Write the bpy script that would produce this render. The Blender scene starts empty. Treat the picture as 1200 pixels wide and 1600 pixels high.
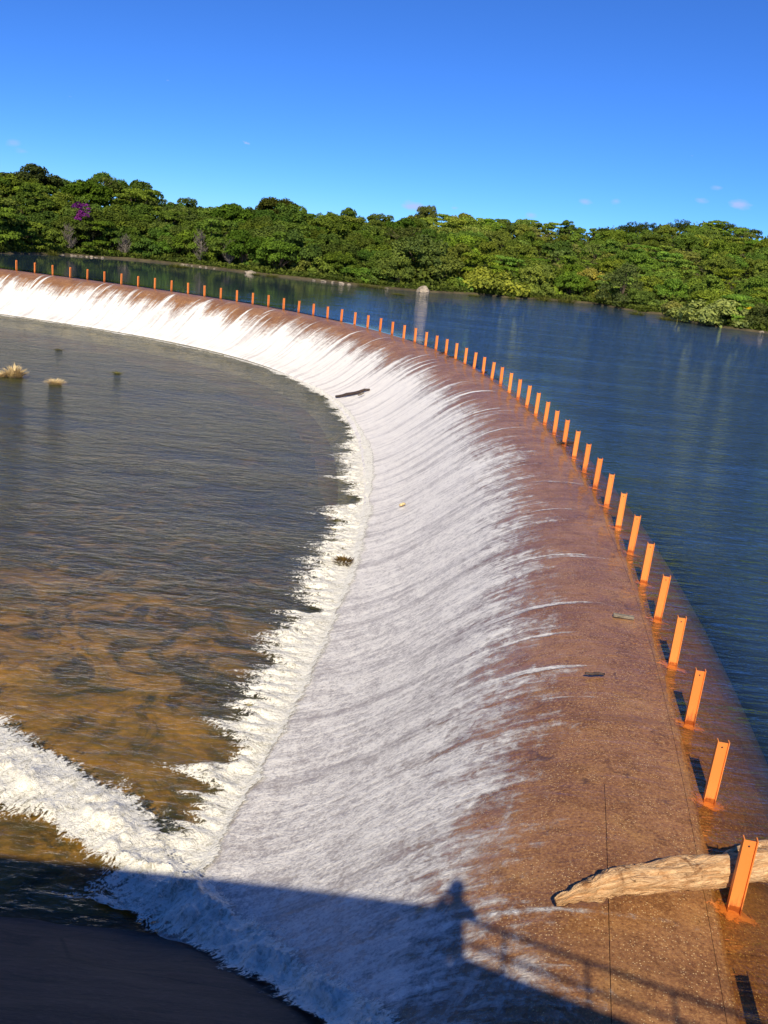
import bpy, bmesh, math, random
import numpy as np
from mathutils import Vector, Matrix, noise as mnoise
random.seed(7); rng = np.random.default_rng(7)
scene = bpy.context.scene
COL = scene.collection
# ------------------------------------------------------------------ camera
FPX = 1400.0; H = 6.86; TH = math.radians(17.0); RO = math.radians(6.0)
F = np.array([0, math.cos(TH), -math.sin(TH)]); U0 = np.array([0, math.sin(TH), math.cos(TH)]); R0 = np.array([1.0, 0, 0])
RV = math.cos(RO)*R0 + math.sin(RO)*U0; UV = -math.sin(RO)*R0 + math.cos(RO)*U0
cam_d = bpy.data.cameras.new('camera'); cam = bpy.data.objects.new('camera', cam_d); COL.objects.link(cam)
cam.matrix_world = Matrix(((RV[0], UV[0], -F[0], 0), (RV[1], UV[1], -F[1], 0), (RV[2], UV[2], -F[2], H), (0, 0, 0, 1)))
cam_d.sensor_fit = 'VERTICAL'; cam_d.sensor_height = 24.0; cam_d.lens = 24.0*FPX/1600.0
cam_d.clip_start = 0.02; cam_d.clip_end = 6000
scene.camera = cam
# ------------------------------------------------------------------ sky, sun, exposure
SUN = Vector((-0.10907, -0.76860, 0.63036)).normalized()       # towards the sun, behind the photographer
elev = math.asin(SUN.z); azim = math.atan2(SUN.x, SUN.y)
w = bpy.data.worlds.new('World'); scene.world = w; w.use_nodes = True
wn = w.node_tree; wn.nodes.clear()
sky = wn.nodes.new('ShaderNodeTexSky'); sky.sky_type = 'NISHITA'; sky.sun_disc = False
sky.sun_elevation = elev; sky.sun_rotation = azim
sky.air_density = 1.0; sky.dust_density = 0.0; sky.ozone_density = 10.0; sky.altitude = 4000
hsv = wn.nodes.new('ShaderNodeHueSaturation'); hsv.inputs['Saturation'].default_value = 1.0; hsv.inputs['Value'].default_value = 1.0
tint = wn.nodes.new('ShaderNodeMixRGB'); tint.blend_type = 'MULTIPLY'; tint.inputs[0].default_value = 1; tint.inputs[2].default_value = (.60, .92, 1.30, 1)
wn.links.new(sky.outputs[0], tint.inputs[1]); wn.links.new(tint.outputs[0], hsv.inputs['Color'])
# thin small clouds low over the hills
geo = wn.nodes.new('ShaderNodeTexCoord')
last = hsv.outputs[0]
cn = wn.nodes.new('ShaderNodeTexNoise'); cn.inputs['Scale'].default_value = 42; cn.inputs['Detail'].default_value = 5
mp = wn.nodes.new('ShaderNodeMapping'); mp.inputs['Scale'].default_value = (1, 1, 2.6)
wn.links.new(geo.outputs['Generated'], mp.inputs[0]); wn.links.new(mp.outputs[0], cn.inputs['Vector'])
CLOUDS = [((-0.3929, 0.9182, 0.0508), .013, .35), ((-0.3852, 0.9218, 0.0438), .012, .3), ((0.1733, 0.9833, 0.0551), .013, .6), ((0.2034, 0.9774, 0.0578), .011, .5),
          ((0.2824, 0.957, 0.0661), .017, .75), ((0.319, 0.9455, 0.0657), .020, .8), ((0.2954, 0.9521, 0.0793), .011, .5), ((-0.0002, 0.9994, 0.034), .022, .8), ((0.04, 0.9985, 0.036), .010, .6), ((0.12, 0.992, 0.037), .012, .6)]
for c, rad, amt in CLOUDS:
    sub = wn.nodes.new('ShaderNodeVectorMath'); sub.operation = 'SUBTRACT'; sub.inputs[1].default_value = c
    wn.links.new(geo.outputs['Generated'], sub.inputs[0])
    sc = wn.nodes.new('ShaderNodeVectorMath'); sc.operation = 'MULTIPLY'; sc.inputs[1].default_value = (1, 1, 2.3)
    wn.links.new(sub.outputs[0], sc.inputs[0])
    ln = wn.nodes.new('ShaderNodeVectorMath'); ln.operation = 'LENGTH'; wn.links.new(sc.outputs[0], ln.inputs[0])
    mr = wn.nodes.new('ShaderNodeMapRange'); mr.inputs[1].default_value = rad; mr.inputs[2].default_value = 0; mr.inputs[3].default_value = -.25; mr.inputs[4].default_value = .35
    wn.links.new(ln.outputs['Value'], mr.inputs[0])
    ad = wn.nodes.new('ShaderNodeMath'); ad.operation = 'ADD'; wn.links.new(mr.outputs[0], ad.inputs[0]); wn.links.new(cn.outputs['Fac'], ad.inputs[1])
    m2 = wn.nodes.new('ShaderNodeMapRange'); m2.inputs[1].default_value = .5; m2.inputs[2].default_value = .85; m2.inputs[3].default_value = 0; m2.inputs[4].default_value = amt
    wn.links.new(ad.outputs[0], m2.inputs[0])
    mx = wn.nodes.new('ShaderNodeMixRGB'); mx.inputs[2].default_value = (4.2, 5.2, 9.0, 1)
    wn.links.new(m2.outputs[0], mx.inputs[0]); wn.links.new(last, mx.inputs[1]); last = mx.outputs[0]
bg = wn.nodes.new('ShaderNodeBackground'); bg.inputs[1].default_value = 0.1
wo = wn.nodes.new('ShaderNodeOutputWorld'); wn.links.new(last, bg.inputs[0]); wn.links.new(bg.outputs[0], wo.inputs[0])
sd = bpy.data.lights.new('sun', 'SUN'); sd.energy = 5.0; sd.angle = math.radians(0.53); sd.color = (1.0, 0.89, 0.68)
so = bpy.data.objects.new('sun', sd); COL.objects.link(so); so.rotation_euler = SUN.to_track_quat('Z', 'Y').to_euler(); so.location = (0, -20, 40)
scene.view_settings.view_transform = 'Standard'; scene.view_settings.look = 'None'; scene.view_settings.gamma = 1; scene.view_settings.exposure = 0.16
scene.cycles.transparent_max_bounces = 10; scene.cycles.max_bounces = 4; scene.cycles.diffuse_bounces = 2; scene.cycles.glossy_bounces = 2

# ------------------------------------------------------------------ pixel <-> place helpers
def ray(px, py):
    return ((px-600)*RV + (800-py)*UV)/FPX + F
def onz(px, py, z=0.0):
    d = ray(px, py); t = (z-H)/d[2]; return np.array([d[0]*t, d[1]*t, z])
def az_of(px, py):
    d = ray(px, py); return math.atan2(d[0], d[1])
PX = [-406.38670418510696, 1383.2662133986769, -1714.0346380286212, 928.4247058524985, -217.86240566175078, -29.628737192564834, 20.462540576294174, 4.4445882243551145]
PY = [-66.49252239187767, 350.0993218075593, -613.7379901162858, 458.4581058495478, -171.78174132641448, 18.379592526153285, 106.26235981632043, 8.589392450461984]
DPX = np.polyder(PX); DPY = np.polyder(PY)
def crest(k):                                   # line of the posts: place and downstream normal, k in metres along it
    k = np.asarray(k, float); kc = np.clip(k, 0, 109)
    x = np.polyval(PX, kc/100); y = np.polyval(PY, kc/100); tx = np.polyval(DPX, kc/100)/100; ty = np.polyval(DPY, kc/100)/100
    x = x+(k-kc)*tx; y = y+(k-kc)*ty; n = np.hypot(tx, ty)
    return x, y, -ty/n, tx/n
PO = [-6, -3, -1.6, -1.0, -.5, 0, .3, 1, 1.5, 2, 2.6, 3.4, 4.2, 5, 5.8, 6.6, 7.4, 7.8, 8.2, 12]
PZ = [-8, -3.4, -1.0, -.42, -.2, -.10, -.06, -.06, -.10, -.2, -.42, -.88, -1.5, -2.15, -2.72, -3.15, -3.42, -3.85, -4.6, -6]
_o = np.linspace(-6, 12, 721); _z = np.interp(_o, PO, PZ); _g = np.exp(-np.linspace(-2, 2, 17)**2); _g /= _g.sum()
_z = np.convolve(np.pad(_z, 8, mode='edge'), _g, 'valid')
def prof(o): return np.interp(o, _o, _z)
POOL = -3.5

# ------------------------------------------------------------------ mesh helpers
def link(o, parent=None):
    COL.objects.link(o)
    if parent is not None: o.parent = parent
    return o
def mesh_obj(name, verts, faces, mat=None, parent=None, smooth=True, attrs=None):
    me = bpy.data.meshes.new(name); me.from_pydata([tuple(v) for v in verts], [], [tuple(f) for f in faces]) if not isinstance(faces, np.ndarray) else fast_mesh(me, verts, faces)
    if attrs:
        for n, a in attrs.items():
            at = me.attributes.new(n, 'FLOAT', 'POINT'); at.data.foreach_set('value', np.asarray(a, np.float32).ravel())
    if mat: me.materials.append(mat)
    me.polygons.foreach_set('use_smooth', [bool(smooth)]*len(me.polygons))
    me.update()
    return link(bpy.data.objects.new(name, me), parent)
def fast_mesh(me, verts, faces):
    n = len(faces); m = faces.shape[1]
    me.vertices.add(len(verts)); me.vertices.foreach_set('co', np.asarray(verts, np.float32).ravel())
    me.loops.add(n*m); me.loops.foreach_set('vertex_index', faces.astype(np.int32).ravel())
    me.polygons.add(n); me.polygons.foreach_set('loop_start', np.arange(0, n*m, m, dtype=np.int32)); me.polygons.foreach_set('loop_total', np.full(n, m, np.int32))
    me.update(calc_edges=True); me.validate()
def grid_faces(a, b):
    i = np.arange((a-1)*b).reshape(a-1, b)[:, :-1].ravel()
    return np.stack([i, i+b, i+b+1, i+1], 1)
def grid_obj(name, P, mat, parent=None, attrs=None, flip=False):
    a, b = P.shape[:2]; f = grid_faces(a, b)
    if flip: f = f[:, ::-1].copy()
    return mesh_obj(name, P.reshape(-1, 3), f, mat, parent, True, attrs)
def empty(name, loc=(0, 0, 0)):
    o = bpy.data.objects.new(name, None); o.location = loc; o.empty_display_size = .3; return link(o)
def tag(o, label=None, cat=None, group=None, kind=None):
    if label: o['label'] = label
    if cat: o['category'] = cat
    if group: o['group'] = group
    if kind: o['kind'] = kind
    return o
def fbm(P, scale, octv=4, off=0.0):             # P (n,3) -> noise about 0
    out = np.empty(len(P))
    for i, p in enumerate(P):
        out[i] = mnoise.fractal(Vector((p[0]*scale+off, p[1]*scale+off*1.7, p[2]*scale)), 0.9, 2.1, octv)
    return out
def box_verts(x0, x1, y0, y1, z0, z1):
    v = [(x0, y0, z0), (x1, y0, z0), (x1, y1, z0), (x0, y1, z0), (x0, y0, z1), (x1, y0, z1), (x1, y1, z1), (x0, y1, z1)]
    f = [(0, 3, 2, 1), (4, 5, 6, 7), (0, 1, 5, 4), (1, 2, 6, 5), (2, 3, 7, 6), (3, 0, 4, 7)]
    return v, f
def tube(pts, rads, seg=8, jitter=0.0, cap=True):
    pts = [Vector(p) for p in pts]; V = []; Fc = []
    for i, p in enumerate(pts):
        t = (pts[min(i+1, len(pts)-1)]-pts[max(i-1, 0)]).normalized()
        a = t.orthogonal().normalized() if i == 0 else (a - t*a.dot(t)).normalized()
        b = t.cross(a)
        for s in range(seg):
            an = 2*math.pi*s/seg; r = rads[i]*(1+random.uniform(-jitter, jitter))
            V.append(p + a*math.cos(an)*r + b*math.sin(an)*r)
    for i in range(len(pts)-1):
        for s in range(seg):
            Fc.append((i*seg+s, i*seg+(s+1) % seg, (i+1)*seg+(s+1) % seg, (i+1)*seg+s))
    if cap:
        Fc.append(tuple(range(seg))[::-1]); Fc.append(tuple((len(pts)-1)*seg+s for s in range(seg)))
    return V, Fc
def join(parts):
    V = []; Fc = []
    for v, f in parts:
        n = len(V); V += list(v); Fc += [tuple(i+n for i in q) for q in f]
    return V, Fc

# ------------------------------------------------------------------ node helper
class NT:
    def __init__(s, name):
        s.m = bpy.data.materials.new(name); s.m.use_nodes = True; s.t = s.m.node_tree; s.t.nodes.clear()
        s.out = s.n('ShaderNodeOutputMaterial')
    def n(s, typ, **kw):
        nd = s.t.nodes.new(typ)
        for k, v in kw.items(): setattr(nd, k, v)
        return nd
    def put(s, sock, v):
        if hasattr(v, 'is_output'): s.t.links.new(v, sock)
        else:
            if isinstance(v, (tuple, list)) and len(v) == 3 and sock.type == 'RGBA': v = (*v, 1)
            sock.default_value = v
    def attr(s, name): return s.n('ShaderNodeAttribute', attribute_name=name).outputs['Fac']
    def math(s, op, a, b=0.0, clamp=False):
        nd = s.n('ShaderNodeMath', operation=op, use_clamp=clamp); s.put(nd.inputs[0], a); s.put(nd.inputs[1], b); return nd.outputs[0]
    def vec(s, x, y=0.0, z=0.0):
        nd = s.n('ShaderNodeCombineXYZ'); s.put(nd.inputs[0], x); s.put(nd.inputs[1], y); s.put(nd.inputs[2], z); return nd.outputs[0]
    def pos(s): return s.n('ShaderNodeNewGeometry').outputs['Position']
    def obco(s): return s.n('ShaderNodeTexCoord').outputs['Object']
    def scale(s, v, sc, rot=0.0):
        nd = s.n('ShaderNodeMapping'); s.put(nd.inputs[0], v); nd.inputs['Scale'].default_value = sc; nd.inputs['Rotation'].default_value = (0, 0, rot); return nd.outputs[0]
    def noise(s, v, sc=1.0, det=4.0, rough=.55, dist=0.0, col=False):
        nd = s.n('ShaderNodeTexNoise'); s.put(nd.inputs['Vector'], v); nd.inputs['Scale'].default_value = sc; nd.inputs['Detail'].default_value = det
        nd.inputs['Roughness'].default_value = rough; nd.inputs['Distortion'].default_value = dist
        return nd.outputs['Color' if col else 'Fac']
    def voro(s, v, sc=1.0, feat='F1', out='Distance'):
        nd = s.n('ShaderNodeTexVoronoi', feature=feat); s.put(nd.inputs['Vector'], v); nd.inputs['Scale'].default_value = sc; return nd.outputs[out]
    def mr(s, v, a, b, c=0.0, d=1.0, smooth=True):
        nd = s.n('ShaderNodeMapRange', interpolation_type='SMOOTHSTEP' if smooth else 'LINEAR')
        for i, q in enumerate((v, a, b, c, d)): s.put(nd.inputs[i], q)
        return nd.outputs[0]
    def mix(s, f, a, b, mode='MIX'):
        nd = s.n('ShaderNodeMixRGB', blend_type=mode); s.put(nd.inputs[0], f); s.put(nd.inputs[1], a); s.put(nd.inputs[2], b); return nd.outputs[0]
    def bump(s, h, dist=.02, strength=1.0, nrm=None):
        nd = s.n('ShaderNodeBump'); s.put(nd.inputs['Height'], h); nd.inputs['Distance'].default_value = dist; nd.inputs['Strength'].default_value = strength
        if nrm is not None: s.put(nd.inputs['Normal'], nrm)
        return nd.outputs[0]
    def prin(s, col, rough=.7, nrm=None, spec=.5, **kw):
        nd = s.n('ShaderNodeBsdfPrincipled'); s.put(nd.inputs['Base Color'], col); s.put(nd.inputs['Roughness'], rough); s.put(nd.inputs['Specular IOR Level'], spec)
        if nrm is not None: s.put(nd.inputs['Normal'], nrm)
        for k, v in kw.items(): s.put(nd.inputs[k.replace('_', ' ')], v)
        return nd.outputs[0]
    def diff(s, col, nrm=None):
        nd = s.n('ShaderNodeBsdfDiffuse'); s.put(nd.inputs[0], col)
        if nrm is not None: s.put(nd.inputs['Normal'], nrm)
        return nd.outputs[0]
    def gloss(s, rough, nrm=None, col=(1, 1, 1)):
        nd = s.n('ShaderNodeBsdfGlossy'); s.put(nd.inputs['Roughness'], rough); s.put(nd.inputs['Color'], col)
        if nrm is not None: s.put(nd.inputs['Normal'], nrm)
        return nd.outputs[0]
    def transp(s, col=(1, 1, 1)):
        nd = s.n('ShaderNodeBsdfTransparent'); s.put(nd.inputs[0], col); return nd.outputs[0]
    def fres(s, ior, nrm=None, cap=.83):                  # Schlick, the same from above and below the sheet
        g = s.n('ShaderNodeNewGeometry'); nd = s.n('ShaderNodeVectorMath', operation='DOT_PRODUCT'); s.put(nd.inputs[0], g.outputs['Incoming']); s.put(nd.inputs[1], nrm if nrm is not None else g.outputs['Normal'])
        f0 = ((ior-1)/(ior+1))**2; k = s.math('MINIMUM', s.math('SUBTRACT', 1.0, s.math('ABSOLUTE', nd.outputs['Value']), clamp=True), cap)   # waves hide the most glancing slopes
        return s.math('ADD', f0, s.math('MULTIPLY', s.math('POWER', k, 5.0), 1-f0))
    def ms(s, f, a, b):
        nd = s.n('ShaderNodeMixShader'); s.put(nd.inputs[0], f); s.put(nd.inputs[1], a); s.put(nd.inputs[2], b); return nd.outputs[0]
    def done(s, sh):
        s.put(s.out.inputs['Surface'], sh); return s.m

# ------------------------------------------------------------------ materials
def m_concrete():
    t = NT('wet_brown_concrete'); u = t.attr('u'); v = t.attr('v'); p = t.pos()
    big = t.noise(p, .55, 5, .6); mid = t.noise(p, 3.2, 6, .65); fine = t.noise(p, 26, 4, .7)
    c = t.mix(t.mr(big, .36, .64), (.23, .105, .042), (.36, .183, .080))
    pat = t.noise(p, 1.1, 6, .7, .8); c = t.mix(t.mr(pat, .50, .68, 0, .6), c, (.42, .235, .085))
    c = t.mix(t.mr(mid, .46, .70, 0, .75), c, (.16, .066, .022))
    c = t.mix(t.mr(fine, .46, .70, 0, .8), c, (.55, .31, .13)); c = t.mix(t.mr(fine, .45, .31, 0, .8), c, (.10, .042, .015))
    st = t.noise(t.vec(t.math('MULTIPLY', u, 2.2), t.math('MULTIPLY', v, .25)), 1.0, 5, .6)
    c = t.mix(t.mr(st, .52, .70, 0, .5), c, (.17, .080, .034))
    ag = t.voro(p, 27); pick = t.noise(p, 3.0, 3, .6); c = t.mix(t.math('MULTIPLY', t.mr(ag, .25, .12), t.mr(pick, .42, .56)), c, (.82, .62, .36))
    dk = t.noise(p, 1.3, 5, .65, 1.2); c = t.mix(t.mr(dk, .61, .70, 0, .65), c, (.065, .032, .018))
    h = t.math('ADD', t.math('MULTIPLY', fine, .6), t.math('MULTIPLY', mid, .8))
    return t.done(t.prin(c, t.mr(mid, .3, .7, .38, .7), t.bump(h, .02, .8), .5))
def m_film():
    """thin sheet of running water: clear over the crest, breaking into white streaks down the face"""
    t = NT('running_water'); u = t.attr('u'); v = t.attr('v'); d = t.attr('d'); near = t.attr('near')
    V = lambda a, b, o=0.0: t.vec(t.math('MULTIPLY', u, a), t.math('MULTIPLY', v, b), o)
    dev = lambda n, k: t.math('MULTIPLY', t.math('SUBTRACT', n, .5), k)
    s1 = t.noise(V(1.6, .16), 1, 3, .6); s2 = t.noise(V(6, .42), 1, 4, .65, .25); s3 = t.noise(V(.38, .2), 1, 3, .5); s4 = t.noise(V(2.4, .13, 7.3), 1, 2, .5)
    mot = t.noise(V(5.0, 3.6), 1, 7, .72, .7); grit = t.noise(V(19, 16), 1, 4, .72, .6); band = t.noise(V(1.1, 2.6), 1, 5, .65, 1.0)
    e = t.math('ADD', d, dev(s1, 3.2)); e = t.math('ADD', e, dev(s2, 1.9)); e = t.math('ADD', e, dev(s3, 2.6)); e = t.math('ADD', e, dev(band, 1.6))
    e = t.math('ADD', e, t.mr(s4, .60, .68, 0, 1.7))                     # single bright tongues that start higher up
    e = t.math('ADD', e, t.math('MULTIPLY', dev(mot, 1.0), t.math('ADD', .9, t.math('MULTIPLY', near, 2.6))))
    cov = t.mr(e, -.1, 1.9)
    # how much froth the sheet carries: long streaks, cross ripples and grain
    w = t.math('ADD', t.math('MULTIPLY', mot, .30), t.math('MULTIPLY', grit, .34)); w = t.math('ADD', w, t.math('MULTIPLY', s2, .20)); w = t.math('ADD', w, t.math('MULTIPLY', band, .16))
    tex = t.mr(w, .40, .60)
    lo = t.math('SUBTRACT', .72, t.math('MULTIPLY', near, .40))
    white = t.math('ADD', lo, t.math('MULTIPLY', tex, t.math('SUBTRACT', 1.0, lo)))
    white = t.math('MULTIPLY', white, t.mr(s1, .34, .56, .62, 1.0))
    op = t.math('MULTIPLY', cov, t.mr(white, .15, .75, .62, 1.0))
    col = t.mix(white, (.40, .365, .375), (.97, .93, .86))
    hf = t.math('ADD', t.math('MULTIPLY', mot, 1.0), t.math('MULTIPLY', grit, .8)); hf = t.math('ADD', hf, t.math('MULTIPLY', s2, .5))
    foam = t.prin(col, .5, t.bump(hf, .05, .8), .3)
    r1 = t.noise(V(3.5, .8), 1, 3, .5, .8); r2 = t.noise(V(12, 4), 1, 3, .5)
    nb = t.bump(t.math('ADD', r1, t.math('MULTIPLY', r2, .35)), .035, .6)
    clear = t.ms(t.fres(1.33, nb, .60), t.transp((.97, .93, .86)), t.gloss(.06, nb))
    return t.done(t.ms(op, clear, foam))
def m_water(name, body, tint, wl, amp, rough=.06, ior=1.333, rot=0.0, chop=1.0, wob=0.0, cap=.83):
    t = NT(name); p = t.pos(); op = t.attr('op'); rip = t.attr('rip')
    n1 = t.noise(t.scale(p, (wl[0], wl[1], 1), rot), 1.0, 3, .5, .6); n2 = t.noise(t.scale(p, (wl[0]*3.1, wl[1]*3.3, 1), rot+.25), 1.0, 4, .6, .6)
    n3 = t.noise(t.scale(p, (wl[0]*.22, wl[1]*.22, 1), rot), 1.0, 2, .5)
    h = t.math('ADD', t.math('MULTIPLY', n1, 1.0), t.math('MULTIPLY', n2, .32*chop)); h = t.math('MULTIPLY', h, t.math('MULTIPLY', rip, t.mr(n3, .3, .65, .6, 1.2)))
    nb = t.bump(h, amp, 1.0)
    wv = t.math('ADD', t.math('MULTIPLY', t.math('SUBTRACT', n1, .5), .7), t.math('SUBTRACT', n2, .5))
    o2 = t.math('ADD', op, t.math('MULTIPLY', wv, wob), clamp=True)  # wave noise put into the opacity imitates light refracted by the ripples
    b = t.ms(o2, t.transp(tint), t.diff(body))
    return t.done(t.ms(t.fres(ior, nb, cap), b, t.gloss(rough, nb)))
def m_foam(name, col=(.94, .91, .81), hi=.5):
    """churned white water; attribute a = coverage"""
    t = NT(name); p = t.pos(); a = t.attr('a'); u = t.attr('u'); v = t.attr('v')
    q = t.vec(t.math('MULTIPLY', u, 6.0), t.math('MULTIPLY', v, 1.5), t.math('MULTIPLY', a, .6))
    n1 = t.noise(q, 1.0, 6, .68, 1.6); n2 = t.noise(p, 17, 4, .7, .8); rid = t.math('ABSOLUTE', t.math('SUBTRACT', t.noise(p, 4.5, 5, .6, 1.5), .5))
    lace = t.mr(rid, .11, .0)
    e = t.math('ADD', t.math('MULTIPLY', t.math('SUBTRACT', n1, .5), 2.3), t.math('MULTIPLY', t.math('SUBTRACT', n2, .5), 1.0))
    e = t.math('ADD', e, t.math('MULTIPLY', lace, .42)); e = t.math('ADD', e, t.math('SUBTRACT', t.math('MULTIPLY', a, 1.9), .75))
    op = t.mr(e, .0, .5)
    sh = t.math('ADD', t.math('MULTIPLY', n2, .6), t.math('MULTIPLY', n1, .5))
    c = t.mix(t.mr(sh, .40, .60), (.50, .47, .37), col)
    nb = t.bump(t.math('ADD', t.math('MULTIPLY', n2, .6), t.math('ADD', n1, t.math('MULTIPLY', lace, .5))), .045, .6)
    return t.done(t.ms(op, t.transp(), t.prin(c, .55, nb, .3)))
def m_bed():
    t = NT('pool_bed_rock'); p = t.pos(); k = t.attr('ochre')
    n = t.noise(p, .6, 7, .66, 1.0); n2 = t.noise(p, 2.4, 5, .65); n3 = t.noise(p, 11, 4, .7)
    f = t.mr(t.math('ADD', t.math('SUBTRACT', n, .5), k), -.02, .16)
    c = t.mix(f, (.055, .044, .015), (.42, .255, .065)); c = t.mix(t.mr(n2, .45, .72, 0, .6), c, (.17, .095, .026)); c = t.mix(t.mr(n3, .55, .75, 0, .4), c, (.36, .24, .085))
    return t.done(t.prin(c, .8, t.bump(n2, .06, .6)))
def m_bank():
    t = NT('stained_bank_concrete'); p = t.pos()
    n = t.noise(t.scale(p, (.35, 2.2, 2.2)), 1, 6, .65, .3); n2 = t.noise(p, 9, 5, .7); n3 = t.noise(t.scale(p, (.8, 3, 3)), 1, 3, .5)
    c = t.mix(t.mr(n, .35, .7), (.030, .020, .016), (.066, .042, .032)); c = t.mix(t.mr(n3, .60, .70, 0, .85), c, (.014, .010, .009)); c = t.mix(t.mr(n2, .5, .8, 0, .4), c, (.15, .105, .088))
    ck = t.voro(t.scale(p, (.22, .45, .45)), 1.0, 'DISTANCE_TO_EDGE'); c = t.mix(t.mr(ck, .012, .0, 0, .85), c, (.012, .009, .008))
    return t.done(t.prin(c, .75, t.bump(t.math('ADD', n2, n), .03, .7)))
def m_simple(name, col, rough=.6, var=.25, sc=8.0, bump=.01, spec=.4, metallic=0.0):
    t = NT(name); p = t.obco(); n = t.noise(p, sc, 5, .65)
    dk = tuple(x*(1-var) for x in col); lt = tuple(min(1, x*(1+var)) for x in col)
    return t.done(t.prin(t.mix(t.mr(n, .3, .7), dk, lt), rough, t.bump(n, bump, .6), spec, Metallic=metallic))
def m_orange():
    t = NT('orange_paint'); p = t.obco(); n = t.noise(p, 9, 5, .7); n2 = t.noise(p, 40, 3, .6)
    rnd = t.n('ShaderNodeObjectInfo').outputs['Random']
    c = t.mix(rnd, (.84, .245, .052), (.90, .30, .07)); c = t.mix(t.mr(n, .62, .72, 0, .5), c, (.70, .16, .035)); c = t.mix(t.mr(n2, .68, .78, 0, .6), c, (.30, .10, .04))
    z = t.n('ShaderNodeSeparateXYZ'); t.put(z.inputs[0], p); ru = t.noise(t.scale(p, (14, 14, 3)), 1, 5, .65, .5); off = t.math('MULTIPLY', t.math('SUBTRACT', rnd, .5), .16)
    rz = t.math('ADD', t.math('ADD', z.outputs[2], off), t.math('MULTIPLY', t.math('SUBTRACT', ru, .5), -.8)); c = t.mix(t.mr(rz, .12, -.06, 0, .75), c, (.28, .075, .025)); c = t.mix(t.mr(ru, .66, .74, 0, .55), c, (.42, .12, .035))
    return t.done(t.prin(c, .5, t.bump(n2, .003, .6), .35))
def m_paintpool():
    t = NT('orange_paint_on_concrete'); a = t.attr('a'); p = t.pos(); n = t.noise(p, 14, 4, .65, .6)
    op = t.mr(t.math('ADD', a, t.math('MULTIPLY', t.math('SUBTRACT', n, .5), 1.3)), .25, .6)
    return t.done(t.ms(op, t.transp(), t.prin(t.mix(n, (.80, .22, .045), (.92, .42, .16)), .4, t.bump(n, .02, .7), .5)))
def m_leaf(name):
    t = NT(name); oc = t.n('ShaderNodeObjectInfo').outputs['Color']; r = t.attr('rnd'); p = t.pos()
    cl = t.noise(p, .8, 3, .5)
    c = t.mix(1.0, oc, t.mix(r, (.42, .48, .5), (1.45, 1.38, 1.1)), 'MULTIPLY'); c = t.mix(t.mr(cl, .35, .7, 0, .5), c, t.mix(1.0, c, (1.22, 1.12, .65), 'MULTIPLY'))
    a = t.diff(c); tr = t.n('ShaderNodeBsdfTranslucent'); t.put(tr.inputs[0], t.mix(1.0, c, (1.0, 1.1, .5), 'MULTIPLY'))
    return t.done(t.ms(.3, a, tr.outputs[0]))
def m_log():
    t = NT('bleached_driftwood'); u = t.attr('u'); v = t.attr('v'); p = t.pos()
    g = t.noise(t.vec(t.math('MULTIPLY', u, 3.2), t.math('MULTIPLY', v, 11)), 1, 6, .68, 2.0); n = t.noise(p, 6, 5, .65, .6)
    c = t.mix(t.mr(g, .38, .62), (.58, .31, .14), (.90, .60, .33)); c = t.mix(t.mr(n, .56, .66, 0, .8), c, (.25, .11, .045)); c = t.mix(t.mr(g, .36, .28, 0, .95), c, (.06, .03, .017))
    kn = t.noise(p, 2.3, 5, .6, 1.8); c = t.mix(t.mr(kn, .63, .68, 0, .85), c, (.09, .04, .02))
    return t.done(t.prin(c, .8, t.bump(t.math('ADD', g, n), .05, 1.0), .2))
M = dict(conc=m_concrete(), film=m_film(), foam=m_foam('churned_foam'), bed=m_bed(), bank=m_bank(), orange=m_orange(), splash=m_paintpool(), leaf=m_leaf('leaves'), log=m_log(),
         res=m_water('reservoir_water', (.024, .046, .076), (.84, .72, .44), (.40, 1.7), .20, .02, 1.333, .06, 1.4, 0.0, .97),
         pool=m_water('pool_water', (.078, .082, .034), (.94, .86, .58), (.95, 2.0), .095, .05, 1.333, -.12, 1.6, 1.3, .72),
         bark=m_simple('bark', (.11, .08, .055), .9, .4, 3, .03), dead=m_simple('dead_wood', (.17, .145, .115), .9, .3, 5, .02), rock=m_simple('pale_granite', (.32, .265, .20), .85, .35, 1.5, .12),
         soil=m_simple('shore_soil', (.085, .068, .035), .95, .4, .5, .1), dry=m_simple('dry_grass', (.72, .55, .28), .8, .3, 6, .0), stick=m_simple('wet_stick', (.055, .035, .028), .6, .5, 12, .01),
         board=m_simple('weathered_board', (.20, .17, .13), .7, .4, 14, .01), steel=m_simple('grey_rail_paint', (.35, .36, .37), .5, .15, 8, .003), wall=m_simple('abutment_concrete', (.30, .26, .22), .85, .3, 1.2, .03))

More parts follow.
